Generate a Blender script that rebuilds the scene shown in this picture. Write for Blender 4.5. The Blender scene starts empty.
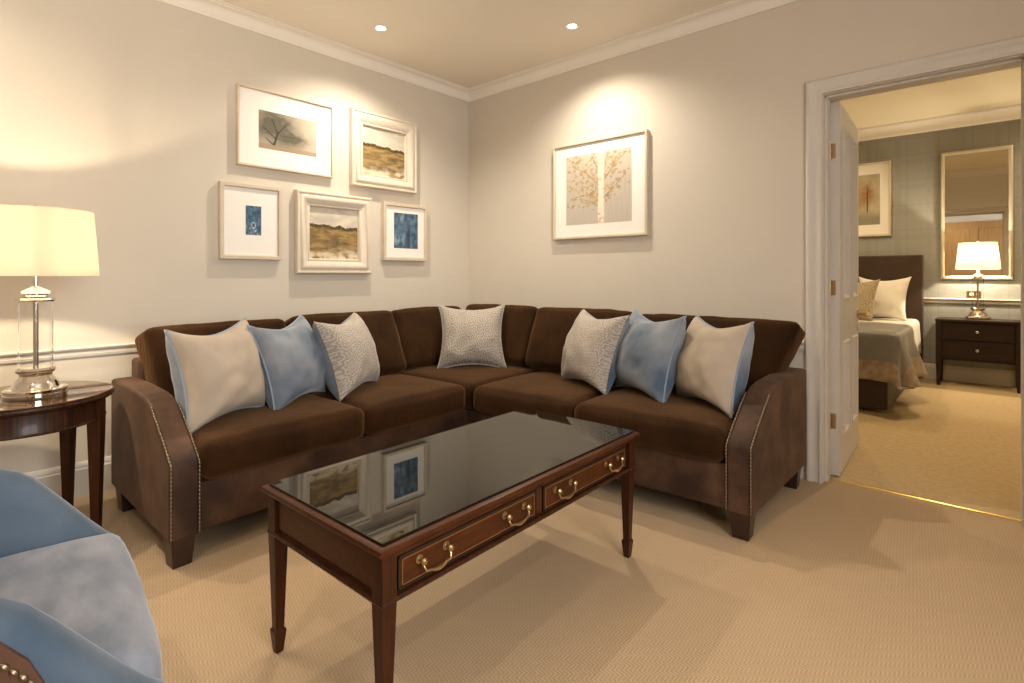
import bpy, bmesh, math, random
from math import sin, cos, pi, radians, sqrt, exp
from mathutils import Vector, Matrix, noise
random.seed(7)
SC = bpy.context.scene
COL = SC.collection

# ------------------------------------------------------------------ camera, world, light, exposure
cam_d = bpy.data.cameras.new('camera'); cam = bpy.data.objects.new('camera', cam_d); COL.objects.link(cam)
cam.location = (3.36, -3.20, 1.09); cam.rotation_euler = (pi/2, 0, radians(41.8))
cam_d.sensor_width = 36; cam_d.lens = 540/1024*36; cam_d.shift_y = -66.5/1024; cam_d.clip_start = 0.05
SC.camera = cam
SC.view_settings.view_transform = 'Standard'; SC.view_settings.look = 'None'
SC.view_settings.gamma = 1; SC.view_settings.use_curve_mapping = False
SC.view_settings.exposure = 0.12
SC.cycles.max_bounces = 10; SC.cycles.diffuse_bounces = 6; SC.cycles.glossy_bounces = 5
SC.cycles.transmission_bounces = 8; SC.cycles.caustics_reflective = False; SC.cycles.caustics_refractive = False
SC.cycles.sample_clamp_indirect = 6
w = bpy.data.worlds.new('daylight'); SC.world = w; w.use_nodes = True
bg = w.node_tree.nodes['Background']; bg.inputs[0].default_value = (0.75, 0.85, 1, 1); bg.inputs[1].default_value = 1.0

WARM = (1, .88, .71); LAMPC = (1, .82, .57); DAY = (1, .97, .92)
CEIL = 2.65; BCEIL = 2.72
def light(name, kind, loc, power, color, size=.05, rot=(0,0,0), **kw):
    d = bpy.data.lights.new(name, kind); d.energy = power; d.color = color
    if kind == 'AREA':
        d.shape = 'RECTANGLE'; d.size = size[0]; d.size_y = size[1]
    else: d.shadow_soft_size = size
    for k, v in kw.items(): setattr(d, k, v)
    o = bpy.data.objects.new(name, d); o.location = loc; o.rotation_euler = rot; COL.objects.link(o); return o
SPOTS = [(.47, -1.21), (1.385, -.427), (.47, -3.3), (2.55, -3.75), (4.1, -2.6), (2.4, -2.1)]  # first two are fittings in view; later ones are added fill, out of view
SPOT_W = [86, 78, 30, 48, 48, 0]
for (x, y), p in zip(SPOTS, SPOT_W):
    if p: light('downlight_and_fill_beam', 'SPOT', (x, y, CEIL-.02), p, WARM, .022, spot_size=radians(140), spot_blend=1.0)
# fill daylight from an added window out of view, then bedroom ceiling spots
light('added_window_fill', 'AREA', (5.05, -2.75, 1.60), 100, DAY, (1.7, 1.7), (radians(90), 0, radians(90)), spread=radians(150))
light('bedroom_downlight', 'SPOT', (3.0, 1.9, BCEIL-.02), 75, (1, .76, .45), .03, spot_size=radians(160), spot_blend=.8)
light('bedroom_downlight', 'SPOT', (1.9, 3.0, BCEIL-.02), 55, (1, .76, .45), .03, spot_size=radians(160), spot_blend=.8)
light('bedroom_downlight', 'SPOT', (3.9, 3.2, BCEIL-.02), 40, (1, .76, .45), .03, spot_size=radians(160), spot_blend=.8)

# ------------------------------------------------------------------ materials
class NT:
    def __init__(s, m): s.t = m.node_tree; s.n = s.t.nodes
    def new(s, typ, **kw):
        nd = s.n.new(typ)
        for k, v in kw.items():
            if k.startswith('i_'):
                key = k[2:]; key = int(key) if key.isdigit() else key
                nd.inputs[key].default_value = v
            else: setattr(nd, k, v)
        return nd
    def link(s, a, b): s.t.links.new(a, b)
    def math(s, op, a, b=None, c=None):
        nd = s.n.new('ShaderNodeMath'); nd.operation = op
        for i, v in enumerate((a, b, c)):
            if v is None: continue
            if isinstance(v, (int, float)): nd.inputs[i].default_value = v
            else: s.link(v, nd.inputs[i])
        return nd.outputs[0]
    def mixc(s, f, a, b):
        nd = s.n.new('ShaderNodeMix'); nd.data_type = 'RGBA'
        for k, v in ((0, f), (6, a), (7, b)):
            if isinstance(v, (int, float)): nd.inputs[k].default_value = v
            elif isinstance(v, tuple): nd.inputs[k].default_value = (*v[:3], 1)
            else: s.link(v, nd.inputs[k])
        return nd.outputs[2]
def mat(name, col, rough=.6, metal=0, spec=.5, sheen=0, sheen_col=None, coat=0, sheen_rough=.35):
    m = bpy.data.materials.new(name); m.use_nodes = True; b = m.node_tree.nodes['Principled BSDF']
    b.inputs['Base Color'].default_value = (*col, 1); b.inputs['Roughness'].default_value = rough
    b.inputs['Metallic'].default_value = metal; b.inputs['Specular IOR Level'].default_value = spec
    if sheen:
        b.inputs['Sheen Weight'].default_value = sheen; b.inputs['Sheen Roughness'].default_value = sheen_rough
        b.inputs['Sheen Tint'].default_value = (*(sheen_col or (1, 1, 1)), 1)
    if coat: b.inputs['Coat Weight'].default_value = coat; b.inputs['Coat Roughness'].default_value = .08
    return m
def bsdf(m): return m.node_tree.nodes['Principled BSDF']
def vary(m, col2, scale=6, stretch=(1, 1, 1), detail=4, bump=0, bscale=None, bstretch=None, lo=.35, hi=.65, dist=.002):
    """mottle the base colour towards col2 with noise in object space, and optionally bump"""
    t = NT(m); b = bsdf(m); col = tuple(b.inputs['Base Color'].default_value)[:3]
    tc = t.new('ShaderNodeTexCoord'); mp = t.new('ShaderNodeMapping'); mp.inputs['Scale'].default_value = stretch
    t.link(tc.outputs['Object'], mp.inputs[0])
    n = t.new('ShaderNodeTexNoise', i_Scale=scale, i_Detail=detail); t.link(mp.outputs[0], n.inputs['Vector'])
    r = t.new('ShaderNodeMapRange', i_1=lo, i_2=hi); t.link(n.outputs['Fac'], r.inputs[0])
    t.link(t.mixc(r.outputs[0], col, col2), b.inputs['Base Color'])
    if bump:
        mp2 = t.new('ShaderNodeMapping'); mp2.inputs['Scale'].default_value = bstretch or (1, 1, 1)
        t.link(tc.outputs['Object'], mp2.inputs[0])
        n2 = t.new('ShaderNodeTexNoise', i_Scale=bscale or scale*10, i_Detail=3); t.link(mp2.outputs[0], n2.inputs['Vector'])
        bp = t.new('ShaderNodeBump', i_Strength=bump, i_Distance=dist); t.link(n2.outputs['Fac'], bp.inputs['Height'])
        t.link(bp.outputs[0], b.inputs['Normal'])
    return m
M = {}
M['wall'] = vary(mat('wall_paint', (.625, .57, .49), .75, spec=.25), (.64, .585, .505), 3, bump=.06, bscale=220)
M['ceiling'] = vary(mat('ceiling_paint', (.83, .765, .665), .85, spec=.2), (.845, .78, .68), 2)
M['bceiling'] = mat('bedroom_ceiling_paint', (.90, .82, .63), .85, spec=.2)
M['trim'] = vary(mat('trim_paint', (.62, .58, .53), .42, spec=.4), (.64, .60, .55), 5)
M['cornice'] = mat('cornice_paint', (.84, .79, .72), .6, spec=.3)
M['bwall2'] = mat('bedroom_side_paint', (.76, .74, .71), .8, spec=.2)
def carpet(name, c1, c2, period, zig, amp, bump):
    m = mat(name, c1, .95, spec=.1, sheen=.15, sheen_col=(1, .9, .75)); t = NT(m); b = bsdf(m)
    tc = t.new('ShaderNodeTexCoord'); sp = t.new('ShaderNodeSeparateXYZ'); t.link(tc.outputs['Object'], sp.inputs[0])
    u = t.math('ADD', t.math('MULTIPLY', sp.outputs[0], .766), t.math('MULTIPLY', sp.outputs[1], .643))
    v = t.math('SUBTRACT', t.math('MULTIPLY', sp.outputs[1], .766), t.math('MULTIPLY', sp.outputs[0], .643))
    tri = t.math('PINGPONG', v, zig)
    ph = t.math('MULTIPLY', t.math('ADD', u, t.math('MULTIPLY', tri, amp)), 2*pi/period)
    s = t.math('MULTIPLY_ADD', t.math('SINE', ph), .5, .5)
    n = t.new('ShaderNodeTexNoise', i_Scale=260, i_Detail=2); t.link(tc.outputs['Object'], n.inputs['Vector'])
    n2 = t.new('ShaderNodeTexNoise', i_Scale=1.7, i_Detail=3); t.link(tc.outputs['Object'], n2.inputs['Vector'])
    f = t.math('MULTIPLY_ADD', s, .42, t.math('MULTIPLY', n.outputs['Fac'], .62))
    cc = t.mixc(f, c1, c2)
    k = t.math('MULTIPLY_ADD', n2.outputs['Fac'], .16, .92)
    vm = t.new('ShaderNodeVectorMath', operation='SCALE'); t.link(cc, vm.inputs[0]); t.link(k, vm.inputs['Scale'])
    t.link(vm.outputs[0], b.inputs['Base Color'])
    bp = t.new('ShaderNodeBump', i_Strength=bump, i_Distance=.004); t.link(f, bp.inputs['Height']); t.link(bp.outputs[0], b.inputs['Normal'])
    return m
M['carpet'] = carpet('woven_carpet', (.31, .212, .125), (.55, .41, .265), .0125, .018, .9, .4)
M['bcarpet'] = vary(mat('plain_carpet', (.50, .375, .215), .95, spec=.1), (.56, .43, .26), 30, bump=.4, bscale=300)
def plaid(name):
    m = mat(name, (.335, .338, .318), .8, spec=.2); t = NT(m); b = bsdf(m)
    tc = t.new('ShaderNodeTexCoord'); sp = t.new('ShaderNodeSeparateXYZ'); t.link(tc.outputs['Object'], sp.inputs[0])
    def lines(o, per, wd, off=0):
        fr = t.math('FRACT', t.math('DIVIDE', t.math('ADD', o, off+50), per)); return t.math('LESS_THAN', fr, wd/per)
    l1 = t.math('MAXIMUM', lines(sp.outputs[0], .27, .006), lines(sp.outputs[2], .27, .006))
    l2 = t.math('MAXIMUM', lines(sp.outputs[0], .27, .05, .1), lines(sp.outputs[2], .27, .05, .1))
    c = t.mixc(t.math('MULTIPLY', l2, .35), (.335, .338, .318), (.268, .27, .255))
    c = t.mixc(t.math('MULTIPLY', l1, .6), c, (.24, .235, .21))
    t.link(c, b.inputs['Base Color']); return m
M['plaid'] = plaid('plaid_wallpaper')
M['velvet'] = vary(mat('brown_velvet', (.0175, .0074, .0028), .85, spec=.06, sheen=.30, sheen_col=(.64, .36, .18), sheen_rough=.5), (.033, .0135, .0045), 5, detail=3,
                   bump=.6, bscale=40, bstretch=(1.7, 1.7, .10), dist=.006)
M['suede'] = vary(mat('brown_suede', (.034, .018, .012), .62, spec=.22, sheen=.14, sheen_col=(.8, .5, .35)), (.115, .060, .036), 6, detail=8, bump=.12, bscale=120, lo=.36, hi=.72)
M['nail'] = mat('antique_nail', (.24, .19, .135), .45, 1)
M['foot'] = vary(mat('dark_foot_wood', (.020, .0085, .005), .4, coat=.15), (.032, .013, .007), 8, (1, 1, .1))
M['mahog'] = vary(mat('mahogany', (.075, .0195, .0042), .38, spec=.2, coat=.10), (.038, .0102, .0028), 14, (6, .7, 6), 6, lo=.3, hi=.7)
M['mahogleg'] = vary(mat('mahogany_leg', (.050, .0135, .004), .38, spec=.2, coat=.10), (.028, .008, .0028), 12, (6, 6, .6), 6)
M['inlay'] = mat('inlay_line', (.17, .062, .016), .4)
M['groove'] = mat('ebonised_line', (.012, .006, .004), .5)
M['blackglass'] = mat('black_glass', (.008, .0065, .005), .015, spec=.5); bsdf(M['blackglass']).inputs['IOR'].default_value = 1.5
M['brass'] = mat('aged_brass', (.50, .37, .21), .33, 1)
M['strip'] = mat('bright_brass', (.85, .62, .22), .22, 1)
M['chrome'] = mat('polished_nickel', (.80, .76, .70), .08, 1)
M['rod'] = mat('brushed_nickel', (.55, .51, .45), .25, 1)
def glass(name, ior=1.45, col=(1, 1, 1)):
    m = mat(name, col, 0.0); b = bsdf(m); b.inputs['Transmission Weight'].default_value = 1; b.inputs['IOR'].default_value = ior; return m
M['glass'] = glass('clear_glass', 1.3)
M['tableglass'] = mat('glossy_table_glass', (.085, .042, .018), .02, spec=.9); bsdf(M['tableglass']).inputs['IOR'].default_value = 1.6
M['walnut'] = vary(mat('banded_walnut', (.050, .017, .0055), .38, spec=.25, coat=.1), (.018, .006, .0028), 10, (9, 9, .4), 4, lo=.4, hi=.6)
def shade_mat(name, tint, em):
    m = bpy.data.materials.new(name); m.use_nodes = True; t = NT(m); t.n.clear()
    o = t.new('ShaderNodeOutputMaterial'); d = t.new('ShaderNodeBsdfDiffuse'); tr = t.new('ShaderNodeBsdfTranslucent')
    d.inputs[0].default_value = (*tint, 1); tr.inputs[0].default_value = (*tint, 1)
    n = t.new('ShaderNodeTexNoise', i_Scale=90, i_Detail=2); tc = t.new('ShaderNodeTexCoord')
    mp = t.new('ShaderNodeMapping'); mp.inputs['Scale'].default_value = (1, 1, .25); t.link(tc.outputs['Object'], mp.inputs[0]); t.link(mp.outputs[0], n.inputs['Vector'])
    bp = t.new('ShaderNodeBump', i_Strength=.1); t.link(n.outputs['Fac'], bp.inputs['Height']); t.link(bp.outputs[0], d.inputs['Normal'])
    mx = t.new('ShaderNodeMixShader', i_0=.5); t.link(d.outputs[0], mx.inputs[1]); t.link(tr.outputs[0], mx.inputs[2])
    e = t.new('ShaderNodeEmission'); e.inputs[0].default_value = (1, .87, .64, 1); e.inputs[1].default_value = em
    ad = t.new('ShaderNodeAddShader'); t.link(mx.outputs[0], ad.inputs[0]); t.link(e.outputs[0], ad.inputs[1])
    t.link(ad.outputs[0], o.inputs[0]); return m
M['shade'] = shade_mat('cream_lampshade', (.52, .47, .39), .14)
M['emit'] = bpy.data.materials.new('lit_bulb'); M['emit'].use_nodes = True
bsdf(M['emit']).inputs['Emission Color'].default_value = (1, .86, .62, 1); bsdf(M['emit']).inputs['Emission Strength'].default_value = 30
M['white'] = mat('white_bezel', (.8, .76, .7), .4)
M['beige'] = vary(mat('beige_linen', (.42, .35, .28), .85, spec=.15, sheen=.15), (.47, .395, .315), 9, bump=.15, bscale=400, dist=.001)
M['bluevelvet'] = vary(mat('blue_velvet', (.085, .118, .175), .75, spec=.15, sheen=.45, sheen_col=(.85, .89, .95), sheen_rough=.4), (.27, .295, .33), 4, detail=3, bump=.2, bscale=40, dist=.003)
M['bluepipe'] = mat('blue_grey_piping', (.25, .31, .40), .7, sheen=.4)
M['silverpipe'] = mat('grey_piping', (.42, .38, .34), .7, sheen=.3)
M['chairvelvet'] = vary(mat('chair_blue_velvet', (.052, .083, .128), .7, spec=.12, sheen=.25, sheen_col=(.85, .9, 1), sheen_rough=.4), (.10, .135, .182), 5, (1, 1, 1), 4, bump=.25, bscale=26, bstretch=(.5, 2.5, 1), dist=.004)
M['seatvelvet'] = vary(mat('seat_blue_velvet', (.13, .15, .195), .7, spec=.15, sheen=.35, sheen_col=(.88, .9, .98), sheen_rough=.4), (.25, .265, .31), 6, (1, 2.2, 1), 5, bump=.3, bscale=22, bstretch=(.7, 3, 1), dist=.004)
M['leather'] = vary(mat('tan_leather', (.060, .025, .014), .5, spec=.3), (.088, .037, .020), 9, bump=.15, bscale=180)
def damask(name, c1, c2, scale=1.0):
    """medallion pattern: rings and petals repeated on a grid, in object space of the cushion"""
    m = mat(name, c1, .8, spec=.2, sheen=.35); t = NT(m); b = bsdf(m)
    tc = t.new('ShaderNodeTexCoord'); sp = t.new('ShaderNodeSeparateXYZ'); t.link(tc.outputs['Object'], sp.inputs[0])
    nz = t.new('ShaderNodeTexNoise', i_Scale=24, i_Detail=3); t.link(tc.outputs['Object'], nz.inputs['Vector'])
    wob = t.math('MULTIPLY', t.math('SUBTRACT', nz.outputs['Fac'], .5), .022)
    P = .15/scale
    def cell(off):
        ux = t.math('SUBTRACT', t.math('FRACT', t.math('ADD', t.math('DIVIDE', t.math('ADD', sp.outputs[1], wob), P), 20.5+off)), .5)
        uz = t.math('SUBTRACT', t.math('FRACT', t.math('ADD', t.math('DIVIDE', t.math('ADD', sp.outputs[2], wob), P*1.35), 20.5+off)), .5)
        r = t.math('SQRT', t.math('ADD', t.math('POWER', ux, 2), t.math('POWER', uz, 2)))
        a = t.math('ARCTAN2', uz, ux)
        rr = t.math('ADD', r, t.math('MULTIPLY', t.math('SINE', t.math('MULTIPLY', a, 8)), .035))
        return t.math('SINE', t.math('MULTIPLY', rr, 48)), r
    s1, r1 = cell(0); s2, r2 = cell(.5)
    pick = t.math('LESS_THAN', r1, r2)
    s = t.math('ADD', t.math('MULTIPLY', s1, pick), t.math('MULTIPLY', s2, t.math('SUBTRACT', 1, pick)))
    n3 = t.new('ShaderNodeTexNoise', i_Scale=130, i_Detail=2); t.link(tc.outputs['Object'], n3.inputs['Vector'])
    f = t.math('MULTIPLY_ADD', s, .5, t.math('MULTIPLY_ADD', n3.outputs['Fac'], 1.6, -.35))
    r = t.new('ShaderNodeMapRange', i_1=.1, i_2=.9); t.link(f, r.inputs[0])
    t.link(t.mixc(r.outputs[0], c1, c2), b.inputs['Base Color']); return m
M['damask'] = damask('damask_fabric', (.27, .24, .21), (.47, .42, .36), 1.25)
M['damaskblue'] = damask('damask_fabric_grey', (.30, .27, .245), (.50, .44, .375), 1.5)
M['bdamask'] = damask('damask_fabric_taupe', (.30, .24, .16), (.48, .40, .28))
M['frame_cream'] = vary(mat('cream_frame', (.64, .55, .44), .5), (.68, .59, .47), 12)
M['frame_ivory'] = vary(mat('ivory_scooped_frame', (.66, .58, .47), .4, spec=.5), (.70, .62, .51), 10)
M['frame_side'] = vary(mat('champagne_frame', (.60, .51, .395), .5), (.64, .55, .43), 12)
M['matboard'] = mat('mat_board', (.86, .83, .78), .8, spec=.2)
M['gilt'] = mat('silver_gilt_frame', (.72, .66, .54), .35, .6)
M['mirror'] = mat('mirror_glass', (.92, .92, .90), .01, 1)
M['headboard'] = vary(mat('brown_headboard', (.040, .021, .012), .7, sheen=.2, sheen_col=(.8, .5, .3)), (.055, .029, .016), 8)
M['valance'] = vary(mat('dark_valance', (.035, .016, .010), .6, sheen=.2), (.05, .024, .014), 6)
M['linen'] = mat('white_linen', (.80, .76, .69), .8, sheen=.2)
M['throw'] = vary(mat('taupe_satin_throw', (.17, .165, .16), .40, spec=.4, sheen=.3), (.25, .24, .225), 3)
M['satin'] = vary(mat('bronze_satin', (.27, .20, .14), .3, spec=.5, sheen=.3), (.40, .31, .225), 16, lo=.4, hi=.6)
M['espresso'] = vary(mat('espresso_wood', (.016, .0075, .005), .4, spec=.3, coat=.08), (.024, .011, .007), 8, (.5, 5, 5))
M['glazing'] = bpy.data.materials.new('added_window_glass'); M['glazing'].use_nodes = True
_t = NT(M['glazing']); _t.n.clear(); _o = _t.new('ShaderNodeOutputMaterial'); _x = _t.new('ShaderNodeMixShader', i_0=.08)
_t.link(_t.new('ShaderNodeBsdfTransparent').outputs[0], _x.inputs[1]); _t.link(_t.new('ShaderNodeBsdfGlossy', i_Roughness=.0).outputs[0], _x.inputs[2]); _t.link(_x.outputs[0], _o.inputs[0])
ART = bpy.data.materials.new('painted_print'); ART.use_nodes = True
_t = NT(ART); _a = _t.new('ShaderNodeVertexColor', layer_name='paint'); _t.link(_a.outputs[0], bsdf(ART).inputs['Base Color'])
bsdf(ART).inputs['Roughness'].default_value = .55; bsdf(ART).inputs['Specular IOR Level'].default_value = .3

# ------------------------------------------------------------------ mesh builder
class MB:
    def __init__(s): s.v = []; s.f = []; s.mi = []; s.M = Matrix.Identity(4); s.m = 0; s.wn = False
    def add(s, vs, fs):
        b = len(s.v); s.v += [s.M @ Vector(p) for p in vs]
        for f in fs: s.f.append(tuple(b+i for i in f)); s.mi.append(s.m)
        return s
    def bm(s, bm):
        bm.verts.index_update(); s.add([v.co.copy() for v in bm.verts], [[v.index for v in f.verts] for f in bm.faces]); bm.free(); return s
    def box(s, x0, x1, y0, y1, z0, z1, bev=0, seg=2):
        b = bmesh.new(); bmesh.ops.create_cube(b, size=1)
        for v in b.verts: v.co = ((x0+x1)/2+v.co.x*(x1-x0), (y0+y1)/2+v.co.y*(y1-y0), (z0+z1)/2+v.co.z*(z1-z0))
        if bev: s.wn = True; bmesh.ops.bevel(b, geom=b.edges[:], offset=bev, segments=seg, profile=.5, affect='EDGES')
        return s.bm(b)
    def poly(s, pts, lo, hi, axis='y', bev=0, seg=2):
        """extrude a 2-D outline: axis y -> pts are (x,z); x -> (y,z); z -> (x,y)"""
        b = bmesh.new()
        def P(p, h): return {'y': (p[0], h, p[1]), 'x': (h, p[0], p[1]), 'z': (p[0], p[1], h)}[axis]
        A = [b.verts.new(P(p, lo)) for p in pts]; B = [b.verts.new(P(p, hi)) for p in pts]; n = len(pts)
        b.faces.new(A); b.faces.new(B[::-1])
        for i in range(n): b.faces.new((A[i], B[i], B[(i+1) % n], A[(i+1) % n]))
        bmesh.ops.recalc_face_normals(b, faces=b.faces[:])
        if bev: s.wn = True; bmesh.ops.bevel(b, geom=b.edges[:], offset=bev, segments=seg, profile=.5, affect='EDGES')
        return s.bm(b)
    def taper(s, secs, bev=0):
        """stack of rectangles (cx, cy, hx, hy, z)"""
        b = bmesh.new(); R = []
        for cx, cy, hx, hy, z in secs: R.append([b.verts.new((cx+a*hx, cy+c*hy, z)) for a, c in ((-1, -1), (1, -1), (1, 1), (-1, 1))])
        b.faces.new(R[0][::-1]); b.faces.new(R[-1])
        for A, B in zip(R, R[1:]):
            for i in range(4): b.faces.new((A[i], A[(i+1) % 4], B[(i+1) % 4], B[i]))
        if bev: s.wn = True; bmesh.ops.bevel(b, geom=b.edges[:], offset=bev, segments=2, profile=.5, affect='EDGES')
        return s.bm(b)
    def lathe(s, prof, c=(0, 0, 0), n=32, axis='z', close=False):
        vs = []; fs = []; k = len(prof)
        for i in range(n):
            a = 2*pi*i/n
            for r, h in prof:
                p = {'z': (r*cos(a), r*sin(a), h), 'x': (h, r*cos(a), r*sin(a)), 'y': (r*sin(a), h, r*cos(a))}[axis]
                vs.append((c[0]+p[0], c[1]+p[1], c[2]+p[2]))
        for i in range(n):
            j = (i+1) % n
            for q in range(k if close else k-1):
                q2 = (q+1) % k; fs.append((i*k+q, j*k+q, j*k+q2, i*k+q2))
        if not close:
            if prof[0][0] > 1e-5: fs.append([i*k for i in range(n)][::-1])
            if prof[-1][0] > 1e-5: fs.append([i*k+k-1 for i in range(n)])
        return s.add(vs, fs)
    def tube(s, pts, rad, n=8, closed=False, caps=True):
        pts = [Vector(p) for p in pts]; N = len(pts); rad = rad if isinstance(rad, (list, tuple)) else [rad]*N
        vs = []; fs = []; up = None
        for i, p in enumerate(pts):
            a = pts[(i-1) % N] if closed or i else pts[i]; b = pts[(i+1) % N] if closed or i < N-1 else pts[i]
            t = (b-a).normalized()
            if up is None: up = Vector((0, 0, 1)) if abs(t.z) < .9 else Vector((1, 0, 0))
            x = t.cross(up).normalized(); up = x.cross(t).normalized()
            for k in range(n):
                g = 2*pi*k/n; vs.append(p+(x*cos(g)+up*sin(g))*rad[i])
        for i in range(N if closed else N-1):
            j = (i+1) % N
            for k in range(n): fs.append((i*n+k, i*n+(k+1) % n, j*n+(k+1) % n, j*n+k))
        if caps and not closed: fs.append(list(range(n))[::-1]); fs.append([(N-1)*n+k for k in range(n)])
        return s.add(vs, fs)
    def sweep(s, prof, path, closed=False):
        """profile (offset along left normal, z) carried along a plan path with mitred corners"""
        N = len(path); k = len(prof); vs = []; fs = []
        for i in range(N):
            p = Vector(path[i]); d0 = (p-Vector(path[i-1])).normalized() if (closed or i) else None
            d1 = (Vector(path[(i+1) % N])-p).normalized() if (closed or i < N-1) else None
            d0 = d0 or d1; d1 = d1 or d0
            n0 = Vector((-d0.y, d0.x)); n1 = Vector((-d1.y, d1.x)); m = (n0+n1).normalized(); sc = 1/max(.3, m.dot(n0))
            for o, z in prof: vs.append((p.x+m.x*o*sc, p.y+m.y*o*sc, z))
        for i in range(N if closed else N-1):
            j = (i+1) % N
            for q in range(k): q2 = (q+1) % k; fs.append((i*k+q, j*k+q, j*k+q2, i*k+q2))
        if not closed: fs.append(list(range(k))); fs.append([(N-1)*k+q for q in range(k)][::-1])
        return s.add(vs, fs)
    def cushion(s, hx, hy, hz, r, crown=(0, 0, 0), n=(22, 22, 10), wob=.003, seed=0, droop=0):
        """a stuffed rounded block centred on the origin; crown = bulge of the x, y and z faces"""
        def warp(h, k):
            out = []
            for i in range(k+1):
                t = -1+2*i/k; out.append(h*(.55*t+.45*sin(pi/2*t)))
            return out
        X, Y, Z = warp(hx, n[0]), warp(hy, n[1]), warp(hz, n[2]); idx = {}; vs = []; fs = []
        def V(i, j, k):
            if (i, j, k) in idx: return idx[i, j, k]
            p = Vector((X[i], Y[j], Z[k])); q = Vector((max(-hx+r, min(hx-r, p.x)), max(-hy+r, min(hy-r, p.y)), max(-hz+r, min(hz-r, p.z))))
            d = p-q; c = q+d.normalized()*r if d.length > 1e-9 else p
            a, b, e = p.x/hx, p.y/hy, p.z/hz
            c.x += crown[0]*a*(1-b*b)*(1-e*e); c.y += crown[1]*b*(1-a*a)*(1-e*e)
            c.z += crown[2]*e*(1-a**4)*(1-b**4)
            nz = noise.noise_vector(c*6+Vector((seed*7.1, seed*3.3, 0)))*wob + noise.noise_vector(c*17+Vector((seed, 0, seed*2)))*wob*.5
            idx[i, j, k] = len(vs); vs.append(c+nz); return idx[i, j, k]
        a, b, c = n
        for i in range(a):
            for j in range(b):
                fs.append((V(i, j, c), V(i+1, j, c), V(i+1, j+1, c), V(i, j+1, c))); fs.append((V(i, j, 0), V(i, j+1, 0), V(i+1, j+1, 0), V(i+1, j, 0)))
        for i in range(a):
            for k in range(c):
                fs.append((V(i, 0, k), V(i+1, 0, k), V(i+1, 0, k+1), V(i, 0, k+1))); fs.append((V(i, b, k), V(i, b, k+1), V(i+1, b, k+1), V(i+1, b, k)))
        for j in range(b):
            for k in range(c):
                fs.append((V(0, j, k), V(0, j, k+1), V(0, j+1, k+1), V(0, j+1, k))); fs.append((V(a, j, k), V(a, j+1, k), V(a, j+1, k+1), V(a, j, k+1)))
        return s.add(vs, fs)
    def grid(s, fn, nu, nv, cu=False, cv=False):
        vs = [fn(i/nu, j/nv) for i in range(nu + (0 if cu else 1)) for j in range(nv + (0 if cv else 1))]
        W = nv + (0 if cv else 1); H = nu + (0 if cu else 1); fs = []
        for i in range(nu):
            for j in range(nv):
                a, b, c, d = i, (i+1) % H, j, (j+1) % W
                fs.append((a*W+c, b*W+c, b*W+d, a*W+d))
        return s.add(vs, fs)
    def build(s, name, mats, parent=None, angle=38, smooth=True):
        me = bpy.data.meshes.new(name); me.from_pydata([tuple(v) for v in s.v], [], s.f)
        for m in (mats if isinstance(mats, (list, tuple)) else [mats]): me.materials.append(m)
        me.polygons.foreach_set('material_index', s.mi)
        b = bmesh.new(); b.from_mesh(me); bmesh.ops.recalc_face_normals(b, faces=b.faces[:]); b.to_mesh(me); b.free()
        if smooth:
            me.polygons.foreach_set('use_smooth', [True]*len(me.polygons)); me.set_sharp_from_angle(angle=radians(angle))
        o = bpy.data.objects.new(name, me); COL.objects.link(o)
        if s.wn:
            w_ = o.modifiers.new('weighted', 'WEIGHTED_NORMAL'); w_.keep_sharp = True; w_.weight = 100
        if parent: o.parent = parent
        return o
def tag(o, label=None, cat=None, group=None, kind=None):
    if label: o['label'] = label
    if cat: o['category'] = cat
    if group: o['group'] = group
    if kind: o['kind'] = kind
    return o
def thing(name, label, cat, loc=(0, 0, 0), rz=0, group=None, rot=None):
    o = bpy.data.objects.new(name, None); COL.objects.link(o); o.location = loc; o.rotation_euler = rot or (0, 0, rz)
    o.empty_display_size = .1
    return tag(o, label, cat, group)
def struct(name, mb, m, label=None): return tag(mb.build(name, m), label, None, None, 'structure')
def copy_thing(o, label=None, parent=None):
    c = o.copy(); COL.objects.link(c); c.parent = parent
    if label: c['label'] = label
    for ch in list(o.children): copy_thing(ch, None, c)
    return c

# ------------------------------------------------------------------ the two rooms
XR, YF = 4.75, -4.4         # sitting room: x 0..XR, y YF..0 ; bedroom: y .15..3.97
DX0, DX1, DZ = 2.69, 3.458, 2.035
BX0, BX1, BY = .6, 4.75, 3.97
struct('floor', MB().box(-.15, XR+.15, YF-.15, .09, -.1, 0), M['carpet'], 'beige herringbone woven carpet of the sitting room')
struct('floor_bedroom', MB().box(BX0-.15, BX1+.15, .09, BY+.15, -.1, 0), M['bcarpet'], 'plain golden beige carpet of the bedroom')
struct('ceiling', MB().box(-.15, XR+.15, YF-.15, .15, CEIL, CEIL+.12), M['ceiling'])
struct('ceiling_bedroom', MB().box(BX0-.15, BX1+.15, .15, BY+.15, BCEIL, BCEIL+.12), M['bceiling'])
struct('wall_left', MB().box(-.15, 0, YF-.15, .15, 0, CEIL), M['wall'])
wb = MB(); wb.box(0, DX0-.02, 0, .15, 0, CEIL); wb.box(DX1+.02, XR, 0, .15, 0, CEIL); wb.box(DX0-.02, DX1+.02, 0, .15, DZ+.02, CEIL)
struct('wall_back', wb, M['wall'])
WX0, WX1, WZ0, WZ1 = -3.55, -1.95, .75, 2.35      # added window, out of view, that lets the fill daylight in
wf = MB(); wf.box(XR, XR+.15, YF-.15, WX0, 0, CEIL); wf.box(XR, XR+.15, WX1, .15, 0, CEIL); wf.box(XR, XR+.15, WX0, WX1, 0, WZ0); wf.box(XR, XR+.15, WX0, WX1, WZ1, CEIL)
struct('wall_right', wf, M['wall'])
struct('wall_front', MB().box(0, XR, YF-.15, YF, 0, CEIL), M['wall'])
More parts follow.
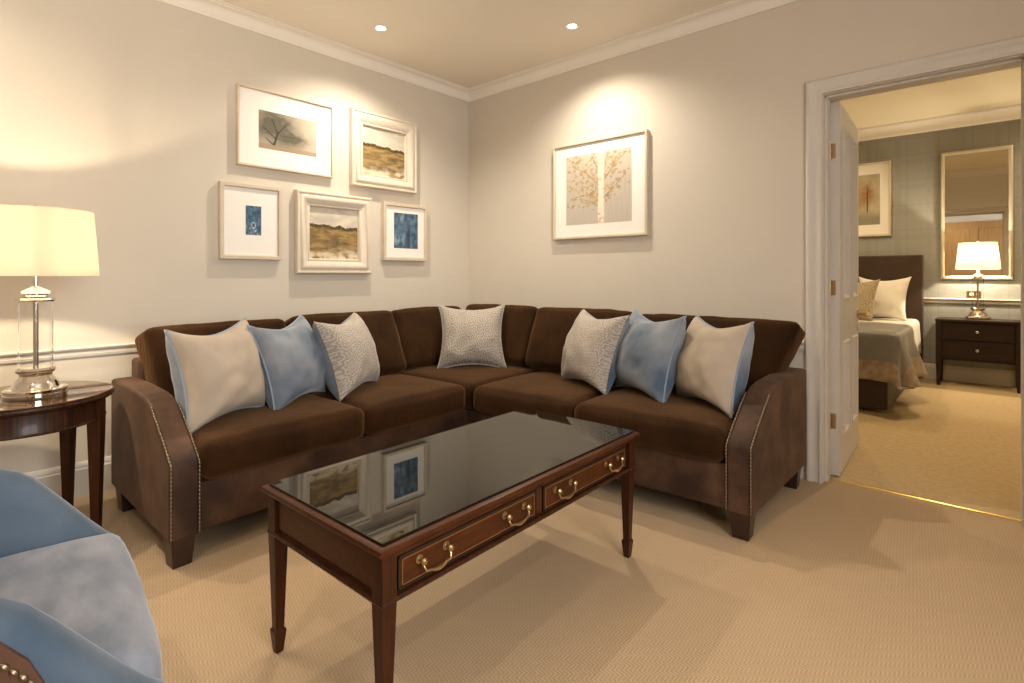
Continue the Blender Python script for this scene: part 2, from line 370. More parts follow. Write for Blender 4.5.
d2 = MB(); d2.box(2.30, 3.75, YF, YF+.05, 0, 2.25, .004)  # added door out of view, so the bedroom mirror reflects a warm tone
for za, zb in ((.2, .85), (1.05, 2.1)):
    for xa, xb in ((2.4, 2.95), (3.1, 3.65)): d2.box(xa, xb, YF+.05, YF+.062, za, zb, .01)
M['oak'] = vary(mat('golden_oak', (.36, .21, .075), .45), (.29, .16, .055), 8, (6, 6, .5))
struct('added_door', d2, M['oak'], 'added golden oak door, out of view, for the mirror to reflect')
wn = MB()
for x in (WX0+.03, (WX0+WX1)/2, WX1-.03): wn.box(XR+.05, XR+.12, x-.03, x+.03, WZ0, WZ1, .006)
for z in (WZ0+.03, (WZ0+WZ1)/2, WZ1-.03): wn.box(XR+.05, XR+.12, WX0, WX1, z-.03, z+.03, .006)
win = struct('added_window', wn, M['trim'])
MB().box(XR+.084, XR+.09, WX0, WX1, WZ0, WZ1).build('added_window_pane', M['glazing'], win)
bw = MB().box(BX0-.15, BX1+.15, BY, BY+.15, 0, BCEIL)
struct('wall_far', bw, M['plaid'], 'bedroom wall in grey green plaid wallpaper')
struct('wall_bedroom_left', MB().box(BX0-.15, BX0, .15, BY, 0, BCEIL), M['bwall2'])
struct('wall_bedroom_right', MB().box(BX1, BX1+.15, .15, BY, 0, BCEIL), M['bwall2'])
bf = MB(); bf.box(BX0, DX0-.02, .15, .16, 0, BCEIL); bf.box(DX1+.02, BX1, .15, .16, 0, BCEIL); bf.box(DX0-.02, DX1+.02, .15, .16, DZ+.02, BCEIL)
struct('wall_bedroom_front', bf, M['bwall2'])
# cornice, dado rail, skirting
def cove(p, h, top):
    pr = [(0, top-h), (.010, top-h), (.012, top-h+.010)]
    for i in range(9):
        a = i/8*pi/2; pr.append((.016+(p-.034)*(1-cos(a)), top-h+.014+(h-.030)*sin(a)))
    return pr+[(p-.012, top-.014), (p-.012, top-.008), (p, top-.006), (p, top), (0, top)]
struct('trim_1', MB().sweep(cove(.075, .082, CEIL), [(0, 0), (0, YF), (XR, YF), (XR, 0)], True), M['cornice'], 'coved cornice around the sitting room')
struct('trim_2', MB().sweep(cove(.11, .12, BCEIL), [(BX0, BY), (BX0, .16), (BX1, .16), (BX1, BY)], True), M['cornice'], 'coved cornice around the bedroom')
def rail(z0): return [(0, z0), (.012, z0), (.014, z0+.012), (.010, z0+.016), (.010, z0+.026), (.018, z0+.03), (.024, z0+.036), (.026, z0+.043), (.020, z0+.047), (.0, z0+.05)]
struct('trim_3', MB().sweep(rail(.688), [(2.60, 0), (0, 0), (0, YF)]), M['trim'], 'dado rail of the sitting room')
struct('trim_4', MB().sweep(rail(.80), [(BX1, BY), (BX0, BY)]), M['trim'], 'dado rail of the bedroom')
def skirt(h): return [(0, 0), (.018, 0), (.018, h-.035), (.013, h-.03), (.013, h-.02), (.008, h-.008), (0, h)]
struct('baseboard_left', MB().sweep(skirt(.17), [(2.59, 0), (0, 0), (0, YF)]), M['trim'])
struct('baseboard_bedroom', MB().sweep(skirt(.16), [(BX1, BY), (BX0, BY)]), M['trim'])
# door casing and lining
def casing(x0, x1, z1, y, sgn):
    """moulded architrave round an opening, on the face y, projecting by sgn"""
    mb = MB(); pr = [(0, 0), (0, .020), (.010, .022), (.016, .016), (.030, .014), (.048, .017), (.054, .023), (.064, .026), (.072, .023), (.077, .015), (.077, 0)]
    path = [(x0, 0), (x0, z1), (x1, z1), (x1, 0)]; vs = []; k = len(pr)
    for i, (px, pz) in enumerate(path):
        for o, d in pr:
            ox = -o if i < 2 else o; oz = o if i in (1, 2) else 0
            vs.append((px+ox, y+sgn*d, pz+oz))
    fs = [(i*k+q, i*k+(q+1) % k, (i+1)*k+(q+1) % k, (i+1)*k+q) for i in range(3) for q in range(k)] + [list(range(k)), [3*k+q for q in range(k)]]
    return mb.add(vs, fs)
struct('trim_5', casing(DX0-.004, DX1+.004, DZ+.004, 0, -1), M['trim'], 'moulded door casing on the sitting room side')
struct('trim_6', casing(DX0-.004, DX1+.004, DZ+.004, .16, 1), M['trim'], 'moulded door casing on the bedroom side')
ln = MB()
ln.box(DX0-.02, DX0, 0, .16, 0, DZ+.02, .002); ln.box(DX1, DX1+.02, 0, .16, 0, DZ+.02, .002); ln.box(DX0, DX1, 0, .16, DZ, DZ+.02, .002)
ln.box(DX0, DX0+.012, .03, .10, 0, DZ, .002); ln.box(DX1-.012, DX1, .03, .10, 0, DZ, .002); ln.box(DX0, DX1, .03, .10, DZ-.012, DZ, .002)
struct('trim_7', ln, M['trim'], 'door lining with stops')
struct('trim_8', MB().poly([(.072, 0), (.075, .003), (.086, .006), (.097, .003), (.10, 0)], DX0, DX1, 'x'), M['strip'], 'brass threshold strip in the doorway')

# open panelled door, hinged on the left jamb, swung into the bedroom
DW, DT = .745, .044
door = bpy.data.objects.new('door_1', None); COL.objects.link(door); door.location = (DX0+.004, .135, 0); door.rotation_euler = (0, 0, radians(92.5))
tag(door, 'open white panelled door hinged on the left jamb', None, None, 'structure')
# leaf frame: x along the leaf from the hinge, y from 0 (bedroom-left face) to -DT (doorway face)
lf = MB(); z0, z1 = .008, 2.024
ST = .105; RB = .20; LR0, LR1 = .72, .95; RT = 1.91; MX = DW/2
for a, b in ((0, ST), (DW-ST, DW)): lf.box(a, b, -DT, 0, z0, z1, .002)
for a, b in ((z0, RB), (LR0, LR1), (RT, z1)): lf.box(ST, DW-ST, -DT, 0, a, b)
lf.box(MX-.05, MX+.05, -DT, 0, RB, LR0); lf.box(MX-.05, MX+.05, -DT, 0, LR1, RT)
leaf = lf.build('door_leaf', M['trim'], door)
for xa, xb in ((ST, MX-.05), (MX+.05, DW-ST)):
    for za, zb in ((RB, LR0), (LR1, RT)):
        p = MB()
        p.box(xa, xb, -DT+.016, -.016, za, zb)
        for face in (-1, 1):                               # raised bolection moulding on both faces
            y0 = -DT if face < 0 else 0
            pr = [(0, -.016), (0, .006), (.008, .011), (.018, .009), (.024, .001), (.036, -.010), (.040, -.016)]
            path = [(xa, za), (xb, za), (xb, zb), (xa, zb)]; vs = []; k = len(pr)
            for i, (px, pz) in enumerate(path):
                sx = 1 if i in (0, 3) else -1; sz = 1 if i < 2 else -1
                for o, d in pr: vs.append((px+sx*o, y0+face*d, pz+sz*o))
            p.add(vs, [(i*k+q, i*k+q+1, ((i+1) % 4)*k+q+1, ((i+1) % 4)*k+q) for i in range(4) for q in range(k-1)])
        p.build('door_panel', M['trim'], door)
for zc in (.30, 1.02, 1.76):
    h = MB(); h.box(-.003, .0012, -.027, -.003, zc-.04, zc+.04, .0006)
    h.lathe([(0, zc-.05), (.0045, zc-.044), (.0045, zc+.044), (0, zc+.046)], (-.002, -.001, 0), 10)
    h.build('hinge', M['brass'], door)
hd = MB()
for s in (-1, 1):
    yb = -DT if s < 0 else 0
    hd.lathe([(0, yb), (.026, yb), (.026, yb+s*.006), (.012, yb+s*.010), (.010, yb+s*.062), (0, yb+s*.064)], (DW-.06, 0, .845), 20, 'y')
    hd.tube([(DW-.06, yb+s*.058, .845), (DW-.09, yb+s*.063, .846), (DW-.14, yb+s*.062, .842), (DW-.175, yb+s*.058, .838)], [.009, .0085, .008, .006], 10)
hd.tube([(DW-.06, .01, .845), (DW-.06, -DT-.01, .845)], .009, 8)
hd.build('door_handle', M['brass'], door)
MB().box(DW-.072, DW-.048, -DT-.002, .002, .735, .775, .0015).build('key_plate', M['brass'], door)

# ------------------------------------------------------------------ corner sofa (local u to the right wall, v to the back wall, inner corner at 0)
SR = radians(2.8)
sofa = thing('corner_sofa', 'dark brown L-shaped corner sofa with velvet cushions and studded suede arms', 'sofa', (1.07, -1.035, 0), SR)
LL, RL, DP = -1.53, 1.56, .90
base = MB()
base.poly([(-.050, LL+.06), (-.050, .050), (RL-.06, .050), (RL-.06, DP-.02), (-DP+.02, DP-.02), (-DP+.02, LL+.10)], .105, .295, 'z', .012)
base.build('base_rail', M['suede'], sofa)
bk = MB()
bk.poly([(-DP, -1.405), (-DP+.12, -1.405), (-DP+.12, DP-.12), (1.515, DP-.12), (1.515, DP), (-DP, DP)], .11, .69, 'z', .018, 3)
bk.build('back_frame', M['suede'], sofa)
# arms: side outline (d back from the front, z)
AP = [(.035, .10), (.032, .380), (.040, .396), (.12, .455), (.20, .513), (.27, .563), (.32, .586), (.40, .598), (.60, .604), (.88, .603), (.895, .59), (.895, .10)]
def nails(parent, pts, R=.0040, step=.0145):
    """a strip of round nail heads set close together along a polyline"""
    out = []; rad = []
    P = [Vector(p) for p in pts]
    for a, b in zip(P, P[1:]):
        L = (b-a).length; n = max(1, int(L/step))
        for i in range(n):
            for k, (t, r) in enumerate(((0, .0006), (.12, R*.6), (.28, R*.9), (.45, R), (.62, R*.9), (.80, R*.6))):
                out.append(a+(b-a)*((i+t)/n)); rad.append(r)
    return MB().tube(out, rad, 8).build('nailhead_trim', M['nail'], parent)
AW = .105
arm = MB(); arm.poly([(-d, z) for d, z in AP], LL, LL+AW, 'y', .016, 3); arm.v = [Vector((v.x, v.y-.0489*v.x, v.z)) for v in arm.v]; arL = arm.build('arm', M['suede'], sofa)
arm = MB(); arm.poly([(d, z) for d, z in AP], RL-AW, RL, 'x', .016, 3); arm.v = [Vector((v.x+.0489*v.y, v.y, v.z)) for v in arm.v]; arR = arm.build('arm', M['suede'], sofa)
lineo = [(.033, .112), (.032, .384), (.12, .457), (.20, .515), (.275, .566)]
def off(d, z, e): return d-e*.75, z+e*.55
for v in (LL+.004, LL+AW-.004):
    nails(arL, [(-(d-.002), v+.0489*d, z+.001) for d, z in lineo])
for u in (RL-.004, RL-AW+.004):
    nails(arR, [(u+.0489*d, d-.002, z+.001) for d, z in lineo])
for cx, cy in ((-.080, LL+.050), (-.80, LL+.090), (RL-.048, .080), (RL-.015, .80), (-.80, .80)):
    MB().taper([(cx, cy, .033, .033, 0), (cx, cy, .043, .043, .112)], .003).build('foot', M['foot'], sofa)
# seat cushions
def seat(u0, u1, v0, v1, sd, top=.462, bot=.295, crown=(.012, .012, .018)):
    mb = MB(); mb.M = Matrix.Translation(((u0+u1)/2, (v0+v1)/2, (top+bot)/2-.008))
    mb.cushion((u1-u0)/2-.003, (v1-v0)/2-.003, (top-bot)/2-.008, .042, crown, (26, 26, 10), .003, sd)
    return mb.build('seat_cushion', M['velvet'], sofa, 60)
seat(-.74, -.012, LL+AW+.004, -.672, 1)
seat(-.74, .0, -.672, .022, 2)
seat(-.74, .022, .022, .74, 3)
seat(.022, .705, .005, .74, 4)
seat(.705, RL-AW-.004, .012, .74, 5)
# back cushions: centre, width, lean
def backc(c, wd, ang, sd, lean=21, h=.41, th=.19, flare=0):
    mb = MB(); mb.cushion(th/2, wd/2-.004, h/2, .034, (.032, .008, .012), (10, 24, 20), .006, sd)
    W = wd/2
    for v in mb.v:                                   # the end cushions spread out over the arms towards the top
        t = max(0, (v.y/W)*(1 if flare > 0 else -1)); v.y += flare*t*t*(v.z/h+.1)
        v.x *= 1-.22*(v.z/h)                         # thinner at the top
    X = Matrix.Translation(c) @ Matrix.Rotation(radians(ang), 4, 'Z') @ Matrix.Rotation(radians(-lean), 4, 'Y')
    mb.v = [X @ v for v in mb.v]
    return mb.build('back_cushion', M['velvet'], sofa, 60)
zc = .640
backc((-.72, -1.042, zc-.012), .67, 0, 11, flare=-.05)
backc((-.705, -.335, zc-.002), .74, 0, 12)
backc((-.745, .39, zc), .68, 0, 13, th=.17)
backc((-.39, .745, zc+.014), .69, -90, 14, th=.17)
backc((.345, .715, zc+.014), .74, -90, 15)
backc((1.125, .715, zc+.002), .80, -90, 16, flare=.165)

# ------------------------------------------------------------------ scatter cushions
def pillow(name, label, x, y, yaw, lean, s, front, backm, pipe, z=.465, T=.26, sag=.055, seed=0, roll=0, group='scatter cushions on the corner sofa', cat='cushion'):
    t = thing(name, label, cat, (x, y, z+s/2*cos(lean)-.012), 0, group)
    t.rotation_euler = (Matrix.Rotation(yaw, 4, 'Z') @ Matrix.Rotation(-lean, 4, 'Y') @ Matrix.Rotation(roll, 4, 'X')).to_euler()
    h = s/2*1.01
    def edge(a, b):
        k = .15
        yy = a*(1-k*(1-b*b)**1.0*(abs(a)**3)); zz = b*(1-k*(1-a*a)*(abs(b)**3))
        if b > 0: zz -= sag*2*(b**2)*(1-abs(a)**1.6)
        if b < 0: zz += .02*(b**2)*(1-a*a)
        return yy*h, zz*h
    def thick(a, b):
        q = max(0, (1-a*a)*(1-b*b)); return T/2*(q**.42)*(1-.10*max(0, b)*(1-a*a))
    N = 30
    def face(sg):
        def fn(u, v):
            a = sin((u*2-1)*pi/2)*.35+(u*2-1)*.65; b = sin((v*2-1)*pi/2)*.35+(v*2-1)*.65
            yy, zz = edge(a, b); th = thick(a, b)
            wr = noise.noise(Vector((a*2.2+seed*3, b*2.2, seed)))*.012+noise.noise(Vector((a*5+seed, b*4, seed*2+sg)))*.006
            wr += .006*sin((a*1.1-b)*9+seed)*max(0, 1-(a+.8)**2-(b+.8)**2)
            return (sg*(th+wr*(1-a**6)*(1-b**6)+.001), yy, zz)
        return fn
    MB().grid(face(1), N, N).build('front_panel', front, t, 80)
    MB().grid(face(-1), N, N).build('back_panel', backm, t, 80)
    if pipe:
        pts = []
        for i in range(N*4):
            k = i % N; u = k/N*2-1; u = sin(u*pi/2)*.35+u*.65; sd = i//N
            a, b = ((u, -1), (1, u), (-u, 1), (-1, -u))[sd]; yy, zz = edge(a, b); pts.append((0, yy*1.004, zz*1.004))
        MB().tube(pts, .0052, 6, True).build('piping', pipe, t, 80)
    return t
B, V, D_ = M['beige'], M['bluevelvet'], M['damask']
pillow('scatter_cushion', 'beige cushion with blue back leaning beside the sofa arm next to the side table', .805, -2.285, .45, .22, .43, B, V, M['bluepipe'], seed=1, roll=.04)
pillow('scatter_cushion', 'plain blue velvet cushion between the beige and patterned cushions under the pictures', .71, -1.92, .52, .30, .428, V, V, M['bluepipe'], seed=2, roll=.05)
pillow('scatter_cushion', 'cream patterned cushion with blue back on the sofa side under the five pictures', .70, -1.585, .52, .32, .43, M['damaskblue'], V, None, seed=3, roll=.05)
pillow('scatter_cushion', 'grey damask cushion standing alone in the corner of the sofa', .655, -.592, -.76, .42, .462, D_, D_, M['silverpipe'], seed=4, sag=.04)
pillow('scatter_cushion', 'silvery patterned cushion with blue back under the birch tree picture', 1.645, -.577, -1.966, .34, .45, M['damaskblue'], V, None, seed=5, roll=-.02)
pillow('scatter_cushion', 'plain blue velvet cushion on the sofa side under the birch tree picture', 1.979, -.564, -2.064, .28, .45, V, V, M['bluepipe'], seed=6, roll=-.02)
pillow('scatter_cushion', 'beige cushion with blue back leaning beside the sofa arm nearest the doorway', 2.33, -.575, -2.155, .26, .435, B, V, M['bluepipe'], seed=7)

# ------------------------------------------------------------------ coffee table
ct = thing('coffee_table', 'mahogany coffee table with black glass top and two brass handled drawers', 'table', (2.0545, -1.9135, 0), radians(1.05))
HX, HY = .289, .600
tp = MB(); tp.sweep([(0, .457), (.004, .457), (.010, .462), (.014, .470), (.012, .478), (.006, .481), (-.030, .481), (-.030, .457)],
                   [(-HX+.012, -HY+.012), (-HX+.012, HY-.012), (HX-.012, HY-.012), (HX-.012, -HY+.012)], True)
tp.box(-HX+.03, HX-.03, -HY+.03, HY-.03, .457, .476)
tp.build('table_top', M['mahog'], ct)
MB().box(-HX+.016, HX-.016, -HY+.016, HY-.016, .4815, .4875, .0015).build('glass_top', M['blackglass'], ct)
LX, LY = HX-.045, HY-.045
ap = MB()
ap.box(-HX+.026, -HX+.045, -LY, LY, .352, .457); ap.box(-LX, LX, -HY+.026, -HY+.045, .352, .457); ap.box(-LX, LX, HY-.045, HY-.026, .352, .457)
ap.box(HX-.060, HX-.045, -LY, LY, .352, .457); ap.box(HX-.045, HX-.026, -LY, LY, .437, .457); ap.box(HX-.045, HX-.026, -LY, LY, .352, .358)
ap.box(HX-.045, HX-.026, -.012, .012, .352, .457)
ap.build('apron', M['mahog'], ct)
bd = MB(); bd.sweep([(-.006, .340), (.006, .342), (.009, .348), (.006, .354), (-.006, .356)], [(-HX+.02, -HY+.02), (-HX+.02, HY-.02), (HX-.02, HY-.02), (HX-.02, -HY+.02)], True)
bd.build('bead_moulding', M['mahogleg'], ct)
# raised end panels with dark cock bead
for sg in (-1, 1):
    e = MB(); yo = sg*(HY-.026)
    e.box(-LX+.01, LX-.01, min(yo, yo+sg*.004), max(yo, yo+sg*.004), .366, .446, .002); e.build('end_panel', M['mahog'], ct)
for sx in (-1, 1):
    for sy in (-1, 1):
        cx, cy = sx*(HX-.034), sy*(HY-.034)
        g = MB(); g.taper([(cx, cy, .011, .011, 0), (cx, cy, .0165, .0165, .055), (cx, cy, .017, .017, .064), (cx, cy, .0125, .0125, .070), (cx, cy, .0205, .0205, .342), (cx, cy, .0205, .0205, .457)], .0015)
        g.build('leg', M['mahogleg'], ct)
for y0, y1 in ((-.535, -.016), (.016, .535)):
    d = MB(); d.box(HX-.045, HX-.024, y0+.005, y1-.005, .362, .432, .002); dr = d.build('drawer', M['mahog'], ct)
    c = MB(); xx = HX-.0235
    for a in ((y0+.010, y0+.013, .366, .428), (y1-.013, y1-.010, .366, .428), (y0+.010, y1-.010, .366, .369), (y0+.010, y1-.010, .425, .428)):
        c.box(xx-.001, xx+.0016, *a)
    c.build('inlay_banding', M['inlay'], dr)
    gv = MB()
    for a in ((y0, y0+.006, .358, .437), (y1-.006, y1, .358, .437), (y0, y1, .358, .363), (y0, y1, .431, .437)): gv.box(HX-.044, HX-.0215, *a, .001)
    gv.build('cock_bead', M['groove'], dr)
    for yc in (y0+.105, y1-.105):
        hb = MB()
        for s in (-1, 1):
            hb.lathe([(0, xx), (.011, xx), (.011, xx+.002), (.004, xx+.004), (.004, xx+.014), (.008, xx+.017), (.009, xx+.021), (.005, xx+.026), (0, xx+.027)], (0, yc+s*.043, .408), 14, 'x')
        hb.tube([(xx+.014, yc-.043, .408), (xx+.019, yc-.043, .396), (xx+.023, yc-.038, .385), (xx+.025, yc-.024, .384), (xx+.026, yc-.013, .380), (xx+.026, yc, .378), (xx+.026, yc+.013, .380), (xx+.025, yc+.024, .384), (xx+.023, yc+.038, .385), (xx+.019, yc+.043, .396), (xx+.014, yc+.043, .408)],
                [.003, .003, .0035, .003, .004, .0048, .004, .003, .0035, .003, .003], 8)
        hb.build('bail_handle', M['brass'], dr)

# ------------------------------------------------------------------ round side table and table lamp
TC = (.46, -2.893); TR_ = .295; TZ = .61
st = thing('side_table', 'round dark wood side table with tapered legs under the lit lamp', 'table', (*TC, 0))
MB().lathe([(0, TZ-.030), (TR_-.012, TZ-.030), (TR_-.003, TZ-.024), (TR_, TZ-.016), (TR_-.003, TZ-.008), (TR_-.008, TZ-.006), (0, TZ-.006)], n=72).build('table_top', M['walnut'], st)
MB().lathe([(0, TZ-.0055), (TR_-.006, TZ-.0055), (TR_-.0045, TZ-.003), (TR_-.006, TZ), (0, TZ)], n=72).build('glass_top', M['tableglass'], st)
MB().lathe([(TR_-.07, TZ-.115), (TR_-.030, TZ-.115), (TR_-.027, TZ-.111), (TR_-.030, TZ-.107), (TR_-.032, TZ-.103), (TR_-.032, TZ-.030), (TR_-.07, TZ-.030)], n=72, close=True).build('apron', M['walnut'], st)
for k, a in enumerate((56, 138, 230, 322)):
    ca, sa = cos(radians(a)), sin(radians(a)); g = MB(); g.M = Matrix.Rotation(radians(a), 4, 'Z'); rr = TR_-.042
    g.taper([(rr, 0, .0135, .0135, 0), (rr, 0, .0245, .0245, TZ-.12), (rr, 0, .0245, .0245, TZ-.031)], .002)
    g.build('leg', M['mahogleg'], st)
def table_lamp(label, loc, k, tube_r, sh_r0, sh_r1, sh_z0, sh_z1, power, glassy=True, group=None):
    """pillar lamp: stepped metal foot, clear glass column round a rod, cap, drum shade"""
    x, y, z = loc; t = thing('table_lamp', label, 'lamp', loc, 0, group)
    MB().lathe([(0, 0), (.122*k, 0), (.124*k, .003), (.124*k, .014), (.121*k, .016), (.124*k, .018), (.124*k, .031), (.118*k, .036), (.096*k, .038), (.092*k, .044), (.090*k, .052), (.080*k, .066), (.070*k, .076), (.064*k, .084), (.066*k, .092), (.076*k, .098), (.079*k, .106), (.073*k, .114), (0, .115)], n=48).build('lamp_base', M['chrome'], t)
    zc = sh_z0-z-.10                                   # underside of the top cap
    if glassy:
        MB().lathe([(tube_r, .1155), (tube_r, zc-.0005), (tube_r-.004, zc-.0005), (tube_r-.004, .1155)], n=40, close=True).build('glass_column', M['glass'], t)
    MB().tube([(0, 0, .1155), (0, 0, zc-.0003)], .0085 if glassy else .010, 14).build('rod', M['rod'], t)
    MB().lathe([(0, zc), (tube_r*1.14, zc), (tube_r*1.18, zc+.006), (tube_r*1.12, zc+.013), (tube_r*.85, zc+.018), (tube_r*.8, zc+.026), (tube_r*1.0, zc+.031), (tube_r*.95, zc+.038), (tube_r*.3, zc+.055), (.012, zc+.058), (.012, zc+.115), (0, zc+.115)], n=40).build('top_cap', M['chrome'], t)
    h0, h1 = sh_z0-z, sh_z1-z
    MB().lathe([(sh_r0, h0), (sh_r1, h1), (sh_r1-.003, h1), (sh_r0-.003, h0)], n=64, close=True).build('lamp_shade', M['shade'], t)
    b = MB(); zb = (h0+h1)/2
    for a in range(3):
        g = 2*pi*a/3+.4; b.tube([(0, 0, h1-.012), (sh_r1*cos(g)*.99, sh_r1*sin(g)*.99, h1-.006)], .0022, 6)
    b.tube([(.0, 0, zc+.10), (.055, 0, zb-.04), (.055, 0, zb+.03), (0, 0, h1-.012)], .002, 6)
    b.lathe([(0, h1-.016), (.009, h1-.014), (.009, h1-.004), (.004, h1), (.010, h1+.008), (.010, h1+.014), (0, h1+.022)], n=14)
    b.build('harp_and_finial', M['brass'], t)
    l = light('lamp_glow', 'POINT', (x, y, z+zb), power, LAMPC, .014)
    return t
table_lamp('lit table lamp with glass column on the round side table beside the sofa', (.522, -2.862, TZ), .80, .054, .202, .183, 1.086, 1.347, 22)

# ------------------------------------------------------------------ tub armchair at the lower left
ac = thing('armchair', 'pale blue velvet tub armchair with studded tan leather back', 'armchair', (2.035, -2.893, 0), radians(-7))
# plan path of the shell centre line, local x across, y backwards negative
path = []
HWd, DPT = .330, .60
for i in range(13): path.append((-HWd, .012-(DPT-.268)*i/12))
for i in range(1, 24):
    a = pi*i/24; path.append((-HWd*cos(a), -.02-(DPT-.30)-.34*sin(a)))
for i in range(13): path.append((HWd, .012-(DPT-.268)*(1-i/12)))
def hgt(d):
    P = [(-.012, .425), (.02, .452), (.06, .502), (.11, .565), (.15, .615), (.19, .645), (.25, .665), (.40, .71), (.60, .78), (1, .80)]
    for (a, b), (c, e) in zip(P, P[1:]):
        if d <= c: t = (d-a)/(c-a); return b+(e-b)*t
    return .80
def shell(rows_fn, closed_rows):
    vs = []; fs = []; n = len(path); k = None
    for i, (x, y) in enumerate(path):
        a = Vector(path[max(0, i-1)]); b = Vector(path[min(n-1, i+1)]); t = (b-a).normalized(); nr = Vector((t.y, -t.x))
        if nr.dot(Vector((x, y+.30))) < 0: nr = -nr
        R = rows_fn(hgt(-y), -y); k = len(R)
        for o, z in R: vs.append((x+nr.x*o, y+nr.y*o, z))
    for i in range(n-1):
        for q in range(k if closed_rows else k-1): q2 = (q+1) % k; fs.append((i*k+q, (i+1)*k+q, (i+1)*k+q2, i*k+q2))
    if closed_rows: fs.append(list(range(k))); fs.append([(n-1)*k+q for q in range(k)])
    return vs, fs
def velvet_rows(H, d):
    t = .055
    return [(-t, .20), (-t, H-.06), (-t+.004, H-.03), (-t+.018, H-.009), (-.012, H), (.018, H-.004), (.036, H-.014), (.046, H-.030), (.048, H-.045), (.044, .20)]
def ltop(d, H):
    P = [(-.1, .24), (0, .29), (.06, .36), (.10, .44), (.135, .53), (.165, .60), (.19, .622), (.24, .640), (.30, .655), (.42, .69), (.6, .75), (1, .77)]
    for (a, b), (c, e) in zip(P, P[1:]):
        if d <= c: return min(H-.03, b+(e-b)*(d-a)/(c-a))
    return H-.03
def leather_rows(H, d): L = ltop(d, H); return [(.040, .13), (.0555, .13), (.058, L-.021), (.056, L), (.040, L)]
MB().add(*shell(velvet_rows, True)).build('upholstered_shell', M['chairvelvet'], ac, 70)
lt = MB().add(*shell(leather_rows, True)).build('outer_back', M['leather'], ac, 50)
lt['label'] = 'tan leather outer back'
pts = []
for i, (x, y) in enumerate(path):
    a = Vector(path[max(0, i-1)]); b = Vector(path[min(len(path)-1, i+1)]); t = (b-a).normalized(); nr = Vector((t.y, -t.x))
    if nr.dot(Vector((x, y+.30))) < 0: nr = -nr
    pts.append((x+nr.x*.0585, y+nr.y*.0585, ltop(-y, hgt(-y))-.024))
nails(lt, pts, .0046, .0118)
sc = MB(); sc.M = Matrix.Translation((.008, -.288, .405)); sc.cushion(.300, .30, .068, .04, (.004, .012, .014), (26, 26, 8), .004, 21)
sc.build('seat_cushion', M['seatvelvet'], ac, 70)
MB().box(-.32, .32, -.62, -.03, .16, .33, .02).build('seat_rail', M['leather'], ac)
for sx in (-1, 1):
    for y in (-.07, -.56): MB().taper([(sx*.30, y, .014, .014, 0), (sx*.30, y, .024, .024, .17)], .002).build('leg', M['foot'], ac)

# ------------------------------------------------------------------ art: small painted grids
def fbm(x, y, s=0, o=4):
    v = 0; a = .5; f = 1
    for _ in range(o): v += a*noise.noise(Vector((x*f, y*f, s+f))); a *= .5; f *= 2
    return v
def lerp(a, b, t): t = max(0, min(1, t)); return tuple(p+(q-p)*t for p, q in zip(a, b))
def sm(a, b, x): t = max(0, min(1, (x-a)/(b-a))); return t*t*(3-2*t)
def lin(r, g, b): return tuple((c/255)**2.2 for c in (r, g, b))
def seg_d(px, py, a, b):
    ax, ay = a; bx, by = b; dx, dy = bx-ax, by-ay; t = max(0, min(1, ((px-ax)*dx+(py-ay)*dy)/(dx*dx+dy*dy))); return math.hypot(px-ax-t*dx, py-ay-t*dy), t
def art_misty_tree(u, v):
    c = lerp(lin(176, 164, 144), lin(140, 132, 116), .5+fbm(u*3, v*3, 1)*1.2); c = lerp(c, lin(200, 185, 164), sm(.45, 1, u)*.8)
    crown = exp(-((u-.26)/.30)**2-((v-.66)/.34)**2)+.9*exp(-((u-.58)/.22)**2-((v-.36)/.14)**2)
    c = lerp(c, lin(88, 84, 70), min(.9, crown*(1.35+fbm(u*9, v*9, 3)*1.3)))
    for a, b, w_ in (((.25, .12), (.31, .45), .018), ((.31, .45), (.22, .8), .010), ((.31, .45), (.47, .75), .010), ((.28, .3), (.08, .55), .010), ((.3, .4), (.6, .42), .008), ((.25, .12), (.12, .28), .010)):
        d, t = seg_d(u, v, a, b); c = lerp(c, lin(62, 57, 52), sm(w_*1.6, w_*.4, d+fbm(u*14, v*14)*.01))
    if v < .12+fbm(u*6, 2)*.03: c = lerp(c, lin(158, 134, 108), .75)
    return c
def art_field(seed, hor=.64):
    def f(u, v):
        h = hor-.05*(u-.3)+.01*sin(u*20+seed)
        if v > h+.045+fbm(u*9, seed)*.05: return lerp(lin(214, 204, 184), lin(188, 180, 168), .5+fbm(u*4, v*6, seed)*1.6)
        if v > h-.02: return lerp(lin(72, 56, 36), lin(105, 88, 52), .5+fbm(u*16, v*16, seed)*1.5)
        c = lerp(lin(146, 120, 78), lin(108, 90, 62), .5+fbm(u*3, v*12, seed+2)*1.8); c = lerp(c, lin(176, 148, 98), sm(.1, .4, fbm(u*5, v*16, seed+5)+.2)*.6)
        pale = sm(.30, .05, v)*sm(-.15, .25, fbm(u*5, v*8, seed+7)+.1); c = lerp(c, lin(214, 200, 172), pale)
        dk = exp(-((u-(.35 if seed < 5 else .55))/.3)**2-((v-(.14 if seed < 5 else .33))/.045)**2)*(.6+fbm(u*9, v*9, seed)); return lerp(c, lin(84, 72, 58), dk*.9)
    return f
